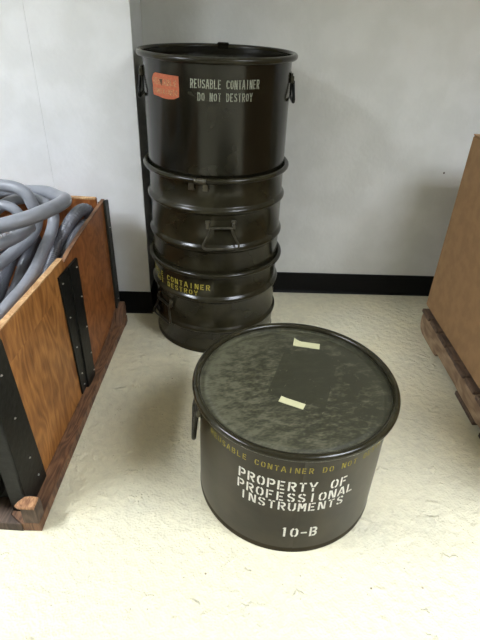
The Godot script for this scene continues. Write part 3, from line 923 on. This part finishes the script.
func build_room() -> void:
	slab("floor", Vector3(ROOM_X0 - 0.1, -0.12, ROOM_Z0 - 0.1), Vector3(ROOM_X1 + 0.1, 0.0, ROOM_Z1 + 0.1), M.floor, "cream painted concrete floor with trowel marks and flaking paint", "floor")
	slab("ceiling", Vector3(ROOM_X0 - 0.1, CEIL, ROOM_Z0 - 0.1), Vector3(ROOM_X1 + 0.1, CEIL + 0.1, ROOM_Z1 + 0.1), M.ceiling, "flat off-white ceiling above the storage corner", "ceiling")
	slab("wall_back", Vector3(ROOM_X0 - 0.1, -0.02, ROOM_Z0 - 0.12), Vector3(ROOM_X1 + 0.1, CEIL + 0.02, ROOM_Z0), M.wall_grey, "plain pale grey wall behind the drum stack and the cardboard box", "wall")
	slab("wall_left", Vector3(ROOM_X0 - 0.12, -0.02, ROOM_Z0), Vector3(ROOM_X0, CEIL + 0.02, ROOM_Z1), M.wall_far, "side wall out of view beyond the crate", "wall")
	slab("wall_right", Vector3(ROOM_X1, -0.02, ROOM_Z0), Vector3(ROOM_X1 + 0.12, CEIL + 0.02, ROOM_Z1), M.wall_far, "side wall out of view beyond the cardboard box", "wall")
	slab("wall_front", Vector3(ROOM_X0, -0.02, ROOM_Z1), Vector3(ROOM_X1, CEIL + 0.02, ROOM_Z1 + 0.12), M.wall_far, "wall behind the camera, out of view", "wall")
	slab("wall_corner", Vector3(-2.4, -0.02, ROOM_Z0 - 0.02), Vector3(-0.394, CEIL + 0.02, -2.206), M.wall_white, "white wall section standing forward behind the crate", "wall")
	slab("trim_1", Vector3(-1.9, 0.1217, -2.207), Vector3(-0.792, CEIL + 0.02, -2.2047), M.wall_white, "thin white panel seam on the wall above the crate", "trim")
	var hole := SphereMesh.new()
	hole.radius = 0.005
	hole.height = 0.004
	hole.radial_segments = 10
	hole.rings = 5
	var mark := put("wall_mark", hole, M.glue, get_node("wall_back"))
	mark.position = Vector3(1.0705, 0.7026, ROOM_Z0)
	mark.rotation_degrees.x = 90.0
	baseboard("baseboard_back", Vector3(-0.394, 0, ROOM_Z0), Vector3(2.6, 0, ROOM_Z0), Vector3.BACK, "black vinyl baseboard along the grey wall behind the drum stack")
	baseboard("baseboard_corner", Vector3(-2.4, 0, -2.206), Vector3(-0.3885, 0, -2.206), Vector3.BACK, "black vinyl baseboard along the white wall behind the crate")
	baseboard("baseboard_return", Vector3(-0.394, 0, -2.206), Vector3(-0.394, 0, ROOM_Z0 + 0.004), Vector3.RIGHT, "short black vinyl baseboard turning the corner behind the drum stack")

func ceiling_light(at: Vector3, size: Vector2, energy: float, blade: float, label: String) -> void:
	var o := thing("ceiling_light", label, "ceiling light", at, 0.0, "ceiling lights")
	var d := 0.11
	var st := begin(false)
	for q in [[Vector3(-size.x / 2 - 0.012, -d / 2, 0), Vector3(0.024, d, size.y + 0.048)], [Vector3(size.x / 2 + 0.012, -d / 2, 0), Vector3(0.024, d, size.y + 0.048)], [Vector3(0, -d / 2, -size.y / 2 - 0.012), Vector3(size.x, d, 0.024)], [Vector3(0, -d / 2, size.y / 2 + 0.012), Vector3(size.x, d, 0.024)]]:
		bevel_box(st, q[0], q[1], 0.003)
	bevel_box(st, Vector3(0, -0.004, 0), Vector3(size.x, 0.008, size.y), 0.001)
	obj("housing", st, M.fixture, o)
	obj("diffuser", box(Vector3(-size.x / 2, -0.014, -size.y / 2), Vector3(size.x / 2, -0.009, size.y / 2), 0.001), M.diffuser, o)
	# parabolic louvre: blades that keep the light from spreading flat under the ceiling
	var cell := 0.20
	for k in range(1, int(roundf(size.x / cell))):
		obj("blade", box(Vector3(-size.x / 2 + k * cell - 0.002, -d, -size.y / 2), Vector3(-size.x / 2 + k * cell + 0.002, -d + blade, size.y / 2), 0.0005), M.blade, o)
	for k in range(1, int(roundf(size.y / cell))):
		obj("blade", box(Vector3(-size.x / 2, -d, -size.y / 2 + k * cell - 0.002), Vector3(size.x / 2, -d + blade, -size.y / 2 + k * cell + 0.002), 0.0005), M.blade, o)
	var l := AreaLight3D.new()
	l.name = "lamp"
	l.area_size = size
	l.area_normalize_energy = true
	l.light_energy = energy
	l.light_color = Color(0.925, 0.955, 1.0)
	l.shadow_enabled = true
	l.area_range = 14.0
	l.area_attenuation = 2.0
	o.add_child(l)
	l.position = Vector3(0, -0.018, 0)
	l.rotation_degrees = Vector3(-90, 0, 0)

func _ready() -> void:
	# camera
	var cam := Camera3D.new()
	cam.name = "camera"
	cam.fov = 65.92
	cam.near = 0.05
	cam.far = 40.0
	add_child(cam)
	cam.transform = Transform3D(Basis(Vector3(0.9993, 0.0350, 0.0094), Vector3(-0.0242, 0.8372, -0.5464), Vector3(-0.0270, 0.5458, 0.8375)).orthonormalized(), Vector3(0, 1.4, 0))
	cam.current = true
	# environment: the room is closed, only its own lamps light it
	var env := Environment.new()
	env.background_mode = Environment.BG_COLOR
	env.background_color = Color(0.02, 0.02, 0.02)
	env.tonemap_mode = Environment.TONE_MAPPER_LINEAR
	env.tonemap_exposure = 1.0
	env.sdfgi_enabled = true
	env.ssao_enabled = true
	env.ssil_enabled = true
	var we := WorldEnvironment.new()
	we.name = "environment"
	we.environment = env
	add_child(we)
	make_materials()
	ceiling_light(Vector3(1.70, CEIL, 0.10), Vector2(1.2, 1.2), 21.5, 0.088, "white ceiling light on the side of the cardboard box, out of view above")
	ceiling_light(Vector3(-2.15, CEIL, -0.35), Vector2(0.6, 1.4), 20.5, 0.066, "white ceiling light on the side of the crate, out of view above")
	build_room()
	build_drums()
	build_crate()
	build_box()
	build_hoses()
